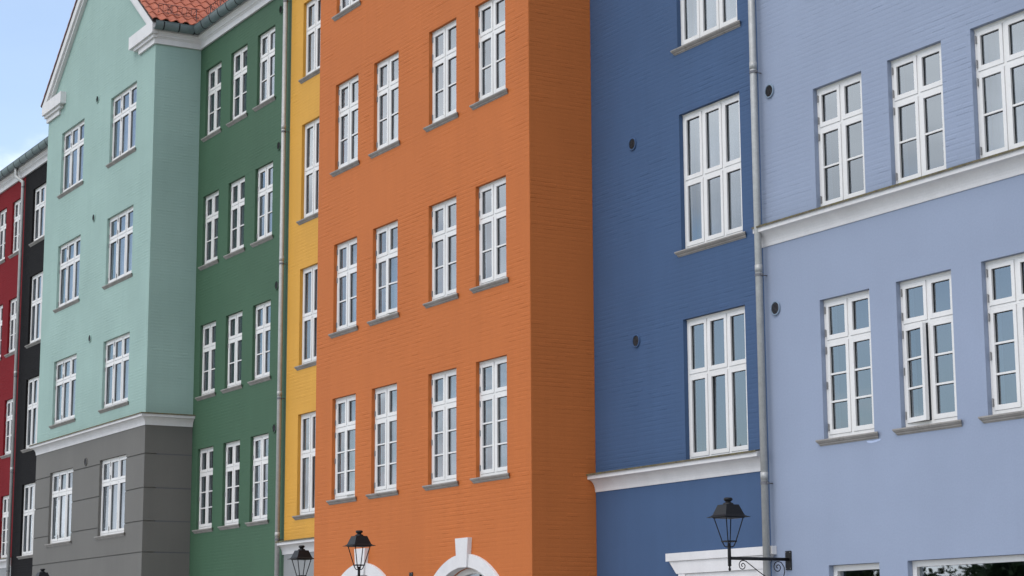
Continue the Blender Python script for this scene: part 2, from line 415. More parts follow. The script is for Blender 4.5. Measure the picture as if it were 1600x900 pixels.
def downpipe(house, x, y, z0, z1, brackets, collars=(), swan=None, r=.048):
    mb = MB(); pts = [(x, y, z0)]
    if swan: pts += [(x, y, z1-.02)] + swan
    else: pts += [(x, y, z1)]
    mb.tube(pts, r, 20); o = build(mb, 'downpipe', 'zinc', house, True)
    for z in brackets:
        b = MB(); b.lathe([(r+.001,-.018),(r+.006,-.018),(r+.006,.018),(r+.001,.018)], (x,y,z), 20); b.box(x+r+.004, x+r+.038, y-.010, y+.010, z-.014, z+.014)
        b.tube([(x+.02, y+r, z), (x+.02, .003, z)], .008, 6)
        build(b, 'pipe_bracket', 'steel', o)
    for z in collars:
        b = MB(); b.lathe([(r+.0005,-.05),(r+.004,-.05),(r+.004,.05),(r+.0005,.05)], (x,y,z), 20); build(b, 'pipe_collar', 'zinc', o, True)
    return o
def string_course(house, path, zb, zt, i0=None, i1=None, p=.142):
    i0 = 0 if i0 is None else i0; i1 = len(path)-1 if i1 is None else i1
    h = zt-zb; pr = [(-.02, zb), (.012, zb)]
    for k in range(9):
        a = k/8*math.pi/2; pr.append((.014+(p-.022)*(1-math.cos(a)), zb+.012+(h*.66)*math.sin(a)))
    pr += [(p, zb+h*.72), (p, zt-.006), (-.02, zt+.016)]
    o = build(sweep(path, pr, i0, i1), 'string_course', 'trim', house)
    fl = [(-.01, zt+.020), (p+.016, zt-.002), (p+.018, zt-.016), (p+.021, zt-.016), (p+.020, zt+.008), (-.01, zt+.032)]
    build(sweep(path, fl, i0, i1), 'flashing', 'flashing', o)
    return o
EAVE = 15.34
CORN = [(-.02, EAVE), (.050, EAVE), (.050, EAVE+.125), (.060, EAVE+.130), (.072, EAVE+.150), (.098, EAVE+.168), (.098, EAVE+.205), (.106, EAVE+.21), (.118, EAVE+.235), (.150, EAVE+.255), (.150, EAVE+.42), (-.02, EAVE+.42)]
def cornice(house, path, i0=0, i1=None):
    return build(sweep(path, CORN, i0, len(path)-1 if i1 is None else i1), 'eaves_cornice', 'trim', house)
GC, GZ, GR, GD = .222, 15.785, .103, .165
def gutter(house, path, i0=0, i1=None, step=.62, cut0=0, cut1=0):
    i1 = len(path)-1 if i1 is None else i1
    n = 12; pr = [(GC + GR*math.cos(math.pi + math.pi*k/n), GZ + GD*math.sin(math.pi + math.pi*k/n)) for k in range(n+1)]
    pr += [(GC+GR+.008, GZ+.004), (GC+GR+.008, GZ+.014), (GC+GR-.006, GZ+.014)]
    pr += [(GC + (GR-.006)*math.cos(-math.pi*k/n), GZ + (GD-.006)*math.sin(-math.pi*k/n)) for k in range(n+1)]
    o = build(sweep(path, pr, i0, i1, True), 'gutter', 'gutter', house)
    P = [Vector((a, b)) for a, b in path]
    for i in range(i0, i1):
        d = P[i+1]-P[i]; L = d.length; d.normalize(); nr = Vector((d.y, -d.x)); s = step*.55
        while s < L - .1:
            q = P[i] + d*s; mb = MB(); vs = []
            for off in (-.013, .013):
                for rr in (GR+.001, GR+.006):
                    for k in range(n+1):
                        a = math.pi + math.pi*k/n; pp = q + nr*(GC + rr*math.cos(a)) + d*off; vs.append((pp.x, pp.y, GZ + (rr+GD-GR)*math.sin(a)))
            m = n+1; fs = []
            for k in range(n): fs += [(m+k, m+k+1, 3*m+k+1, 3*m+k), (k, k+1, m+k+1, m+k), (2*m+k, 3*m+k, 3*m+k+1, 2*m+k+1)]
            mb.add(vs, fs); build(mb, 'gutter_strap', 'iron', o); s += step
    return o
PITCH = R(37.8); TP = math.tan(PITCH)
RZ = 15.835; RO = .19       # roof plane passes through z=RZ at RO outside the wall line
TW, TL_ = .243, .335
def tile_mesh():
    def f():
        mb = MB(); n = 9; vs = []; L = TL_+.07
        for layer in (0, -.020):
            for s_ in (0, L):
                for k in range(n):
                    u = k/(n-1)*1.12; z = .030*math.cos(2*math.pi*(u-.30)) + layer + (.030 if s_ == 0 else .008)
                    vs.append((u*TW, s_, z - (.012 if u > 1 else 0)))
        q = lambda l, s_, k: l*2*n + s_*n + k
        fs = []
        for k in range(n-1):
            fs += [(q(0,0,k), q(0,0,k+1), q(0,1,k+1), q(0,1,k)), (q(1,0,k), q(1,1,k), q(1,1,k+1), q(1,0,k+1)), (q(0,0,k), q(1,0,k), q(1,0,k+1), q(0,0,k+1))]
        fs += [(q(0,0,0), q(0,1,0), q(1,1,0), q(1,0,0)), (q(0,0,n-1), q(1,0,n-1), q(1,1,n-1), q(0,1,n-1))]
        mb.add(vs, fs); me = mb.mesh('roof_tile', 'tile'); return me
    return cached('tile', f)
def tiles(roof, origin, across, up, ncol, nrow, keep, singles=300):
    """origin: eave corner on the roof plane; across & up unit vectors (3D)"""
    me = tile_mesh(); nrm = across.cross(up); M3 = Matrix((across, up, nrm)).transposed(); e = M3.to_euler(); rest = MB(); cand = []
    for j in range(nrow):
        for i in range(ncol):
            P = origin + across*(i*TW) + up*(j*TL_)
            if not keep(P + across*TW*.5 + up*TL_*.5): continue
            cand.append((0 if in_view(P, 15) else 1, (P-CAM).length, i, j, P))
    cand.sort(key=lambda c: c[:4])
    base = [v.co.copy() for v in me.vertices]; faces = [tuple(p.vertices) for p in me.polygons]
    for idx, (nv, d, i, j, P) in enumerate(cand):
        P = P + nrm*(.040 + random.uniform(-.003, .003)) + up*random.uniform(-.006, .006)
        if idx < singles and nv == 0:
            o = obj('roof_tile', me, roof, P); o.rotation_euler = e
        else: rest.add([P + M3 @ b for b in base], faces)
    if rest.v:
        o = build(rest, 'tiling', 'tile', roof); o['kind'] = 'stuff'
def snow_guard(roof, A, B, up, nrm, h=.20, step=.115):
    A = Vector(A); B = Vector(B); d = (B-A); L = d.length; d.normalize(); mb = MB(); v = (nrm*.75 + up*.35).normalized()
    mb.tube([A, B], .006, 5); mb.tube([A+v*h, B+v*h], .006, 5); mb.tube([A+v*h*.08+up*.01, B+v*h*.08+up*.01], .003, 5)
    s = 0
    while s <= L: mb.tube([A+d*s, A+d*s+v*h], .005, 5); s += step
    s = .3
    while s <= L:
        mb.tube([A+d*s-v*.05-up*.08, A+d*s+v*h*.98], .008, 5); mb.tube([A+d*s+up*.22-nrm*.03, A+d*s+v*h*.9], .006, 5); s += .62
    return build(mb, 'snow_guard', 'steeldark', roof)

# ==================================================================== SETTING
def structure(mb, name, m):
    o = build(mb, name, m); o['kind'] = 'structure'; return o
structure(MB().add([(-900,-900,-.16),(900,-900,-.16),(900,900,-.16),(-900,900,-.16)], [(0,1,2,3)]), 'ground', 'grass')
structure(MB().add([(-140,-26,-.15),(140,-26,-.15),(140,-4.2,-.15),(-140,-4.2,-.15)], [(0,1,2,3)]), 'square', 'pale_setts')
structure(MB().box(-140, 140, -4.05, 9.5, -.17, -.004), 'pavement', 'paving')
structure(MB().box(-140, 140, -30, -26.0, -.17, -.02), 'footpath', 'paving')
kb = MB(); 
for i in range(180): kb.box(-90+i*1.0, -90+i*1.0+.992, -4.2, -4.055, -.17, -.002-.004*random.random())
structure(kb, 'kerb', 'kerbstone')

# ==================================================================== HOUSES
BACK = 9.0
def shell(house, mname, x0, x1, yf, zt=EAVE+.3, left=True, right=True):
    """party walls, back wall, and a dark room behind the windows"""
    mb = MB(); y0 = yf+.28
    mb.box(x0+.002, x1-.002, BACK-.2, BACK, 0, zt)
    mb.box(x0+.002, x0+.15, y0+.002, BACK-.2, 0, zt); mb.box(x1-.15, x1-.002, y0+.002, BACK-.2, 0, zt)
    o = build(mb, 'party_wall', 'interior', house)
    for k, z in enumerate((3.4, 6.45, 9.45, 12.4)):
        m2 = MB(); m2.box(x0+.152, x1-.152, y0+.002, BACK-.202, z, z+.22); build(m2, 'floor_slab', 'interior', house)
    return o
def plain_roof(house, x0, x1, zr=RZ):
    yr = BACK/2; zt = zr + (yr+RO)*TP; mb = MB(); th = .10
    for (ya, za, yb, zb_) in ((-RO, zr, yr, zt), (BACK+RO, zr, yr, zt)):
        vs = [(x0,ya,za-th),(x1,ya,za-th),(x1,yb,zb_-th),(x0,yb,zb_-th),(x0,ya,za),(x1,ya,za),(x1,yb,zb_),(x0,yb,zb_)]
        mb.add(vs, [(0,3,2,1),(4,5,6,7),(0,1,5,4),(1,2,6,5),(2,3,7,6),(3,0,4,7)])
    return build(mb, 'roof', 'darktile', house)
UPV = Vector((0, math.cos(PITCH), math.sin(PITCH)))
U_N = .475      # pane-height class of upper lights, narrow windows
def narrow_rows(house, yf, cols, rows, **k):
    pass
RZ_S = {1: (4.243, 6.05), 2: (7.225, 8.855), 3: (10.21, 11.84), 4: (13.18, 14.80)}      # narrow window rows
RZ_W = {1: (4.235, 6.24), 2: (7.22, 9.225), 3: (10.21, 12.21), 4: (13.17, 14.78)}      # wide window rows
def openings(cols, rows, tab): return [(a, b, tab[r][0]-(.0), tab[r][1]) for a, b in cols for r in rows]

# ---- light blue house ------------------------------------------------
XB = 4.285
h = emp('town_house', (8.6, 0, 0), 'light blue house with one window sash ajar and a shop window below', 'house', 'painted town houses in a row')
H_L = h
lc = [(5.451, 6.435), (6.936, 7.924), (8.435, 9.42), (9.92, 10.905)]
XE = 12.9
ops = [(a, b, 4.243, 6.05) for a, b in lc] + [(a, b, 7.235, 8.871) for a, b in lc] + [(a, b, 10.21, 11.84) for a, b in lc] + [(a, b, 13.18, 14.8) for a, b in lc]
shop = [(5.46, 6.435, .05, 2.652), (6.948, 11.6, .55, 2.652)]
wl = build(panel(MB(), XB, XE, 0, EAVE+.3, ops+shop, 0, .28), 'wall', 'lightblue', h)
lay(wl, 'lightblue', [(bricks(XB+.004, XE, 7.20, EAVE, ops), Vector((0,0,0)), 0)], 300)
shell(h, 'lightblue', XB, XE, 0); 
for i, (a, b) in enumerate(lc):
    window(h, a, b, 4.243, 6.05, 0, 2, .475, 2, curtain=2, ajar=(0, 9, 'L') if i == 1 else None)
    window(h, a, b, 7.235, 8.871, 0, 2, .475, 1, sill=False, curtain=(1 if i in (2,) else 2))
    window(h, a, b, 10.21, 11.84, 0, 2, .475, 1); window(h, a, b, 13.18, 14.8, 0, 2, .475, 1)
string_course(h, [(XB-.03, 0), (XE, 0)], 6.945, 7.205)
for z in (6.079, 9.07, 12.05): vent(h, 4.535, z, 0)
for (a, b, c, d) in shop:
    mb = MB(); f = .075; y = .075
    mb.box(a+.003, a+f, y, y+.10, c, d-.003); mb.box(b-f, b-.003, y, y+.10, c, d-.003); mb.box(a+f, b-f, y+.001, y+.099, d-f, d-.003); mb.box(a+f, b-f, y+.001, y+.099, c, c+f)
    n = max(1, int((b-a)/2.3))
    for k in range(1, n): xm = a+(b-a)*k/n; mb.box(xm-.035, xm+.035, y+.002, y+.098, c+f, d-f)
    so2 = build(mb, 'shop_window', 'frame', h)
    for k in range(n):
        xa = a+(b-a)*k/n; xb = a+(b-a)*(k+1)/n
        build(MB().box(xa+.03, xb-.03, y+.045, y+.051, c+.04, d-.04), 'pane', 'glass', so2)
tm = MB(); tp = [(6.28,4.150),(6.30,4.128),(6.36,4.118),(6.46,4.122),(6.535,4.135),(6.55,4.155),(6.47,4.150),(6.40,4.142),(6.33,4.150)]
tm.add([(a, -.0015, b) for a, b in tp] + [(a, .001, b) for a, b in tp], [tuple(range(len(tp)))] + [(i, i+len(tp), (i+1) % len(tp) + len(tp), (i+1) % len(tp)) for i in range(len(tp))])
build(tm, 'paint_touch_up', 'touchup', h)
cornice(h, [(XB, 0), (XE, 0)]); gutter(h, [(XB, 0), (XE, 0)]); plain_roof(h, XB, XE)

# ---- dark blue house ---------------------------------------------------
h = emp('town_house', (2.1, 0, 0), 'dark blue house with single wide windows and a galvanised downpipe on its edge', 'house', 'painted town houses in a row')
dc = [(2.373, 3.842)]
RD = {1: (4.225, 6.237), 2: (7.232, 9.247), 3: (10.235, 12.24), 4: (13.18, 14.8)}
ops = openings(dc, (1,2,3,4), RD); door = [(2.36, 4.02, 0, 2.50)]
wl = build(panel(MB(), .002, XB, 0, EAVE+.3, ops+door, 0, .28), 'wall', 'darkblue', h)
lay(wl, 'darkblue', [(bricks(.004, XB-.004, 4.20, EAVE, ops, None, .75), Vector((0,0,0)), 0)], 300)
shell(h, 'darkblue', .002, XB, 0)
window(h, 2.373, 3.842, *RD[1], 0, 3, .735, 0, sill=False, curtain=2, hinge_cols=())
window(h, 2.373, 3.842, *RD[2], 0, 3, .93, 0, curtain=1, hinge_cols=())
window(h, 2.373, 3.842, *RD[3], 0, 3, .93, 0, curtain=1, hinge_cols=()); window(h, 2.373, 3.842, *RD[4], 0, 3, .55, 0, hinge_cols=())
string_course(h, [(.003, 0), (4.22, 0)], 3.945, 4.205, p=.15)
vent(h, 1.16, 9.08, 0, 'darkblue'); vent(h, 1.175, 6.09, 0, 'darkblue'); vent(h, 1.16, 12.05, 0, 'darkblue')
downpipe(h, 4.335, -.12, .1, 15.6, (3.765, 6.551, 9.368, 12.2, 15.0), (3.86, 6.64, 9.46, 12.3))
ds = MB(); ds.box(1.93, 4.40, -.075, -.002, 2.835, 2.945); dsur = build(ds, 'door_surround', 'trim', h)
ds = MB(); xs0, xs1 = 2.02, 4.33
pr = [(1.985, 4.345, 2.833), (2.16, 4.17, 2.655)]
vs = []
for a, b, z in pr: vs += [(a,-.055,z),(b,-.055,z),(b,-.001,z),(a,-.001,z)]
ds.add(vs, [(0,1,2,3),(7,6,5,4),(0,4,5,1),(1,5,6,2),(2,6,7,3),(3,7,4,0)]); build(ds, 'frieze', 'trim', dsur)
for a, b in ((2.20, 2.36), (4.02, 4.16)): build(MB().box(a, b, -.05, -.001, 0, 2.653), 'pilaster', 'trim', dsur)
build(MB().box(2.361, 4.019, -.03, .22, 2.52, 2.652), 'lintel', 'trim', dsur)
dd = build(MB().box(2.362, 4.018, .16, .21, 0, 2.518), 'door', 'door', h)
for a, b in ((2.45, 3.14), (3.24, 3.93)):
    for c, d in ((.2, 1.0), (1.15, 2.4)): build(MB().box(a, b, .150, .162, c, d), 'door_panel', 'door', dd)
cornice(h, [(.003, 0), (XB, 0)]); gutter(h, [(.003, 0), (XB, 0)]); plain_roof(h, .003, XB)

# ---- orange house ------------------------------------------------------
OX0, OY = -7.728, -1.123
h = emp('town_house', (-3.86, OY, 0), 'orange brick house jutting forward with paired narrow windows and white arched doorways', 'house', 'painted town houses in a row')
oc = [(-7.015, -6.051), (-5.410, -4.445), (-3.306, -2.339), (-1.696, -.722)]
RO_ = {1: (4.243, 6.06), 2: (7.243, 8.877), 3: (10.237, 11.881), 4: (13.21, 14.84)}
ops = openings(oc, (1,2,3,4), RO_)
AR = [(-5.69, 1.39, 1.5), (-2.04, 1.39, 1.5)]
aop = [(cx-r, cx+r, 0, cz+r) for cx, cz, r in AR]
mb = panel(MB(), OX0, 0, 0, EAVE+.3, ops+aop, OY, .28)
for cx, cz, r in AR:
    n = 28; T = .28
    for k in range(n):
        a0 = math.pi*k/n; a1 = math.pi*(k+1)/n
        p0 = (cx+r*math.cos(a0), cz+r*math.sin(a0)); p1 = (cx+r*math.cos(a1), cz+r*math.sin(a1)); zt = cz+r
        mb.add([(p0[0],OY,p0[1]),(p0[0],OY,zt),(p1[0],OY,zt),(p1[0],OY,p1[1])], [(0,1,2,3)])
        mb.add([(p0[0],OY,p0[1]),(p1[0],OY,p1[1]),(p1[0],OY+T,p1[1]),(p0[0],OY+T,p0[1])], [(0,1,2,3)])
mb.box(-.28, 0, OY+.281, -.0, 0, EAVE+.3); mb.box(OX0, OX0+.28, OY+.281, 0, 0, EAVE+.3)
wl = build(mb, 'wall', 'orange', h)
def arch_skip(x, z):
    for cx, cz, r in AR:
        if (z > cz and math.hypot(x-cx, z-cz) < r+.13) or (z <= cz and abs(x-cx) < r+.1) or (abs(x-cx) < .22 and cz < z < 3.32): return True
    return False
lay(wl, 'orange', [(bricks(OX0, -.004, .30, EAVE, ops, arch_skip), Vector((0,OY,0)), 0), (bricks(.004, 1.118, .30, EAVE, []), Vector((0,OY,0)), 1)], 300)
shell(h, 'orange', OX0, 0, OY)
for i, (a, b) in enumerate(oc):
    window(h, a, b, *RO_[1], OY, 2, .475, 2, curtain=(1,1,1,1)[i], ajar=(1, 4, 'R') if i == 0 else None)
    window(h, a, b, *RO_[2], OY, 2, .475, 1, curtain=1, ajar=(1, 4.5, 'R') if i == 1 else None)
    window(h, a, b, *RO_[3], OY, 2, .475, 1, curtain=1); window(h, a, b, *RO_[4], OY, 2, .475, 1)
for cx, cz, r in AR:
    ro = 1.70; mbs = []
    def ring(r0, r1, a0, a1, y0, y1, n=24):
        mb = MB(); vs = []
        for k in range(n+1):
            a = a0+(a1-a0)*k/n; c, s = math.cos(a), math.sin(a)
            vs += [(cx+r0*c,y0,cz+r0*s),(cx+r1*c,y0,cz+r1*s),(cx+r1*c,y1,cz+r1*s),(cx+r0*c,y1,cz+r0*s)]
        fs = []
        for k in range(n):
            for q in range(4): fs.append((4*k+q, 4*k+(q+1)%4, 4*k+4+(q+1)%4, 4*k+4+q))
        fs += [(3,2,1,0), (4*n,4*n+1,4*n+2,4*n+3)]; return mb.add(vs, fs)
    ka = .105
    s0 = build(ring(r-.004, ro, 0, math.pi/2-ka, OY-.045, OY+.10), 'arch_surround', 'trim', h)
    build(ring(r-.004, ro, math.pi/2+ka, math.pi, OY-.045, OY+.10), 'arch_segment', 'trim', s0)
    k = MB(); zt = 3.335
    vs = []
    for y in (OY-.075, OY+.09):
        vs += [(cx-.155,y,cz+r-.010),(cx+.155,y,cz+r-.010),(cx+.208,y,zt),(cx-.208,y,zt)]
    k.add(vs, [(0,1,2,3),(7,6,5,4),(0,4,5,1),(1,5,6,2),(2,6,7,3),(3,7,4,0)]); build(k, 'keystone', 'trim', s0)
    for a, b in ((cx-ro, cx-r+.004), (cx+r-.004, cx+ro)): build(MB().box(a, b, OY-.045, OY+.10, 0, cz), 'jamb_stone', 'trim', s0)
    fr = ring(r-.10, r-.006, 0, math.pi, OY+.13, OY+.22); fr.box(cx-r+.006, cx-r+.10, OY+.13, OY+.22, 0, cz); fr.box(cx+r-.10, cx+r-.006, OY+.13, OY+.22, 0, cz)
    fr.box(cx-r+.1, cx+r-.1, OY+.131, OY+.219, cz-.04, cz+.04)
    for xm in (cx-.5, cx+.5): fr.box(xm-.03, xm+.03, OY+.132, OY+.218, 0, cz-.04)
    fo = build(fr, 'arched_door', 'frame', h)
    g = MB(); n = 24
    pts = [(cx+(r-.09)*math.cos(math.pi*q/n), cz+(r-.09)*math.sin(math.pi*q/n)) for q in range(n+1)] + [(cx-r+.09, .01), (cx+r-.09, .01)]
    m_ = len(pts)
    g.add([(x, OY+.17, z) for x, z in pts]+[(x, OY+.176, z) for x, z in pts], [tuple(range(m_)), tuple(range(2*m_-1, m_-1, -1))]+[(q, q+m_, (q+1)%m_+m_, (q+1)%m_) for q in range(m_)])
    build(g, 'pane', 'glass', fo)
def gable_house_roof(h, x0, x1, yf, mname, tiled=None):
    """cross gable facing the street over a bay"""
    xm = (x0+x1)/2; za = RZ + (xm-x0+RO)*TP; yo = yf-.165
    # gable wall
    g = MB(); e = .02
    pts = [(x0, EAVE+.3), (x1, EAVE+.3), (x1, RZ+RO*TP-.12), (xm, za-.12), (x0, RZ+RO*TP-.12)]
    g.add([(x, yf+.0, z) for x, z in pts]+[(x, yf+.28, z) for x, z in pts], [(0,1,2,3,4), (9,8,7,6,5)]+[(i, (i+1)%5+0, (i+1)%5+5, i+5) for i in range(5)])
    go = build(g, 'gable_wall', mname, h)
    # roof slabs
    mb = MB(); th = .045; yr = BACK/2
    for sx, xe in ((1, x0-RO), (-1, x1+RO)):
        # the slope runs back until it meets the main roof
        A = [(xe, yo, RZ), (xm, yo, za), (xm, (za-RZ)/TP-RO, za), (xe, -RO, RZ)]
        vs = [(x, y, z) for x, y, z in A]+[(x, y, z-th) for x, y, z in A]
        f = [(0,1,2,3),(7,6,5,4),(0,4,5,1),(1,5,6,2),(2,6,7,3),(3,7,4,0)]
        mb.add(vs, f if sx < 0 else [tuple(reversed(q)) for q in f])
    ro = build(mb, 'roof', 'darktile', h)
    # rake trim: fascia with a stepped inner band
    for side, xe in ((0, x0), (1, x1)):
        s = 1 if side == 0 else -1
        for nm, d0, d1, y0, y1 in (('rake_board', .042, .29, yf-.146, yf-.0005), ('rake_moulding', .27, .40, yf-.092, yf-.001)):
            vs = []
            for x in (xe - s*(.16 if nm == 'rake_board' else -.05), xm):
                zr = RZ + ((x-xe)*s+RO)*TP
                vs += [(x, y0, zr-d1), (x, y0, zr-d0), (x, y1, zr-d0), (x, y1, zr-d1)]
            mb = MB().add(vs, [(0,1,2,3),(7,6,5,4),(0,4,5,1),(1,5,6,2),(2,6,7,3),(3,7,4,0)])
            build(mb, nm, 'trim', ro)
    return ro, go, xm, za
def kneelers(h, x0, x1, yf, L=1.45):
    # stepped cornice returning round both corners of the bay
    for side in (0, 1):
        for (pa, pb, za, zb_, l) in ((.050, .050, EAVE, EAVE+.125, L-.42), (.06, .098, EAVE+.1255, EAVE+.205, L-.20), (.105, .150, EAVE+.2055, EAVE+.505, L)):
            mb = MB()
            if side == 0: mb.box(x0-.002, x0+l, yf-pb, yf-.001, za, zb_); mb.box(x0-pb, x0-.0025, yf-pb, 0, za, zb_)
            else: mb.box(x1-l, x1+pb, yf-pb, yf-.001, za, zb_)
            build(mb, 'eaves_block', 'trim', h)
# ---- the orange bay top (above the frame)
opath = [(0, OY), (0, 0)]
ro, go, xm, za = gable_house_roof(h, OX0, 0, OY, 'orange'); kneelers(h, OX0, 0, OY); plain_roof(h, OX0, 0)
build(sweep([(0, OY), (0, 0)], CORN, 0, 1), 'eaves_cornice', 'trim', h)

# ---- yellow house --------------------------------------------------------
GX = -11.665
h = emp('town_house', (-9.6, 0, 0), 'yellow house squeezed between the green and the orange one, grey at street level', 'house', 'painted town houses in a row')
yc = [(-11.058, -9.59)]
RY = {1: (4.235, 6.247), 2: (7.22, 9.198), 3: (10.2, 12.205), 4: (13.175, 14.8)}
ops = openings(yc, (1,2,3,4), RY)
wl = build(panel(MB(), GX, OX0-.002, 3.53, EAVE+.3, ops, 0, .28), 'wall', 'yellow', h)
lay(wl, 'yellow', [(bricks(GX+.004, OX0-.01, 3.77, EAVE, ops, None, .7), Vector((0,0,0)), 0)])
build(panel(MB(), GX, OX0-.002, 0, 3.528, [(-10.9, -9.9, 0, 2.4)], 0, .28), 'base_wall', 'greybase', h)
build(MB().box(-10.897, -9.903, .14, .2, .0, 2.397), 'door', 'door', h)
shell(h, 'yellow', GX, OX0, 0)
for r in (1,2,3,4): window(h, *yc[0], *RY[r], 0, 3, (.735, .93, .93, .55)[r-1], 0, curtain=1, hinge_cols=())
string_course(h, [(GX-.06, 0), (OX0-.003, 0)], 3.50, 3.752)
cornice(h, [(GX, 0), (OX0, 0)]); gutter(h, [(GX, 0), (OX0, 0)]); plain_roof(h, GX, OX0)

# ---- green house -----------------------------------------------------------
MX0, MX1, MY = -24.992, -16.868, -1.11
h = emp('town_house', (-14.3, 0, 0), 'dark green house with three closely spaced columns of narrow windows', 'house', 'painted town houses in a row')
gc = [(-16.525, -15.585), (-15.008, -14.068), (-13.485, -12.535)]
RG = {1: (4.241, 6.03), 2: (7.196, 8.817), 3: (10.165, 11.787), 4: (13.159, 14.769)}
ops = openings(gc, (1,2,3,4), RG)
wl = build(panel(MB(), MX1, GX, 0, EAVE+.3, ops, 0, .28), 'wall', 'green', h)
lay(wl, 'green', [(bricks(MX1+.004, GX-.004, .3, EAVE, ops, None, .6), Vector((0,0,0)), 0)])
shell(h, 'green', MX1, GX, 0)
for i, (a, b) in enumerate(gc):
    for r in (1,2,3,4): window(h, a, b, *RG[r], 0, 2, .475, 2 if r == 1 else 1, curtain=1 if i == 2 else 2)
for z in (15.0, 12.025, 9.055, 6.085): vent(h, -12.21, z, 0, 'green')
downpipe(h, -11.735, -.115, .1, 15.6, (3.80, 6.64, 9.42, 12.21, 15.03), (3.9, 6.74, 9.52, 12.31))
cpath = [(MX1, MY), (MX1, 0), (GX, 0)]
cornice(h, cpath, 1, 2); gutter(h, cpath, 1, 2, .50)
rf = plain_roof(h, MX1-4, GX)
rf.location.z -= .05
val = lambda P: P.x > MX1 + RO*0 - (P.y) - .12       # right of the valley
tiles(rf, Vector((MX1-3.5, -RO-.06, RZ-.05*TP)), Vector((1,0,0)), UPV, 42, 9, lambda P: P.x-MX1 > -P.y-.05 and P.x < GX)
nG = Vector((0,-math.sin(PITCH), math.cos(PITCH)))
snow_guard(rf, (MX1+.30, .02, RZ+.28), (GX-.1, .02, RZ+.28), UPV, nG)

# ---- mint house (bay) ---------------------------------------------------------
h = emp('town_house', (-20.93, MY, 0), 'pale mint green gabled house with grey banded plaster ground floor', 'house', 'painted town houses in a row')
mc = [(-23.77, -21.95), (-19.93, -18.085)]
RM = {1: (4.241, 6.015), 2: (7.204, 8.824), 3: (10.165, 11.804), 4: (13.137, 14.778)}
ops = openings(mc, (2,3,4), RM); ZC = 6.57
mb = panel(MB(), MX0, MX1, ZC, EAVE+.3, ops, MY, .28)
mb.box(MX1-.28, MX1, MY+.281, 0, ZC, EAVE+.3); mb.box(MX0, MX0+.28, MY+.281, 0, ZC, EAVE+.3)
wl = build(mb, 'wall', 'mint', h)
xm = (MX0+MX1)/2
gbl = lambda x, z: z > EAVE+.3 and z > RZ + (min(x-MX0, MX1-x)+RO)*TP - .3
kb_ = lambda x, z: gbl(x, z) or (EAVE-.02 < z < EAVE+.42 and (x < MX0+1.0 or x > MX1-1.0))
lay(wl, 'mint', [(bricks(MX0, MX1-.004, 6.83, 19.0, ops, kb_, .6), Vector((0,MY,0)), 0), (bricks(.004, 1.105, 6.83, EAVE, [], None, .6), Vector((MX1,MY,0)), 1)])
gops = openings(mc, (1,), RM)
bw = MB(); panel(bw, MX0+.02, MX1-.02, 0, ZC-.002, gops, MY+.02, .26); bw.box(MX1-.28, MX1-.02, MY+.281, -.001, 0, ZC-.002); bw.box(MX0+.02, MX0+.28, MY+.281, -.001, 0, ZC-.002)
bo = build(bw, 'base_wall', 'grey', h)
gz = [0, .32, 1.0, 1.69, 2.38, 3.07, 3.758, 4.442, 5.174, 5.925, ZC-.003]
for j in range(len(gz)-1):
    za_, zb_ = gz[j]+(.013 if j else 0), gz[j+1]-(.013 if j < len(gz)-2 else 0)
    full = [o for o in gops if o[2] <= za_ and o[3] >= zb_]
    xs_ = [MX0] + [q for o in full for q in o[:2]] + [MX1]
    for q in range(0, len(xs_), 2):
        b = MB(); panel(b, xs_[q], xs_[q+1], za_, zb_, [] if full else gops, MY, .0195); build(b, 'plaster_band', 'grey', bo)
    for xa in (MX1-.0195, MX0): build(MB().box(xa, xa+.0195, MY+.0198, -.001, za_, zb_), 'plaster_band', 'grey', bo)
shell(h, 'mint', MX0, MX1, MY)
for i, (a, b) in enumerate(mc):
    for r in (1,2,3,4): window(h, a, b, *RM[r], MY, 3, .475, 0, curtain=1, hinge_cols=(0, 1))
for z in (15.006, 12.02, 9.043): vent(h, -20.935, z, MY, 'mint')
vent(h, -20.945, 6.07, MY, 'grey')
string_course(h, [(MX0, 0), (MX0, MY), (MX1, MY), (MX1, 0)], 6.56, 6.812)
kneelers(h, MX0, MX1, MY)
build(sweep(cpath, [(p+.0, z) for p, z in CORN], 0, 1), 'eaves_cornice', 'trim', h)
ro, go, xm, za = gable_house_roof(h, MX0, MX1, MY, 'mint')
gutter(h, [(MX1, MY-.12), (MX1, 0), (GX, 0)], 0, 1, .37)
upM = Vector((-math.cos(PITCH), 0, math.sin(PITCH)))
tiles(ro, Vector((MX1+RO+.06, MY-.185, RZ-.05*TP)), Vector((0,1,0)), upM, 30, 12, lambda P: P.y < -(P.x-MX1)+.02 or P.y < -.1)
nM = Vector((math.sin(PITCH), 0, math.cos(PITCH)))
snow_guard(ro, (MX1-.05, MY+.05, RZ+.285), (MX1-.05, -.06, RZ+.285), upM, nM)
upL = Vector((math.cos(PITCH), 0, math.sin(PITCH)))
tiles(ro, Vector((MX0-RO-.06, MY-.125+10*TW, RZ-.05*TP)), Vector((0,-1,0)), upL, 10, 15, lambda P: True, 0)

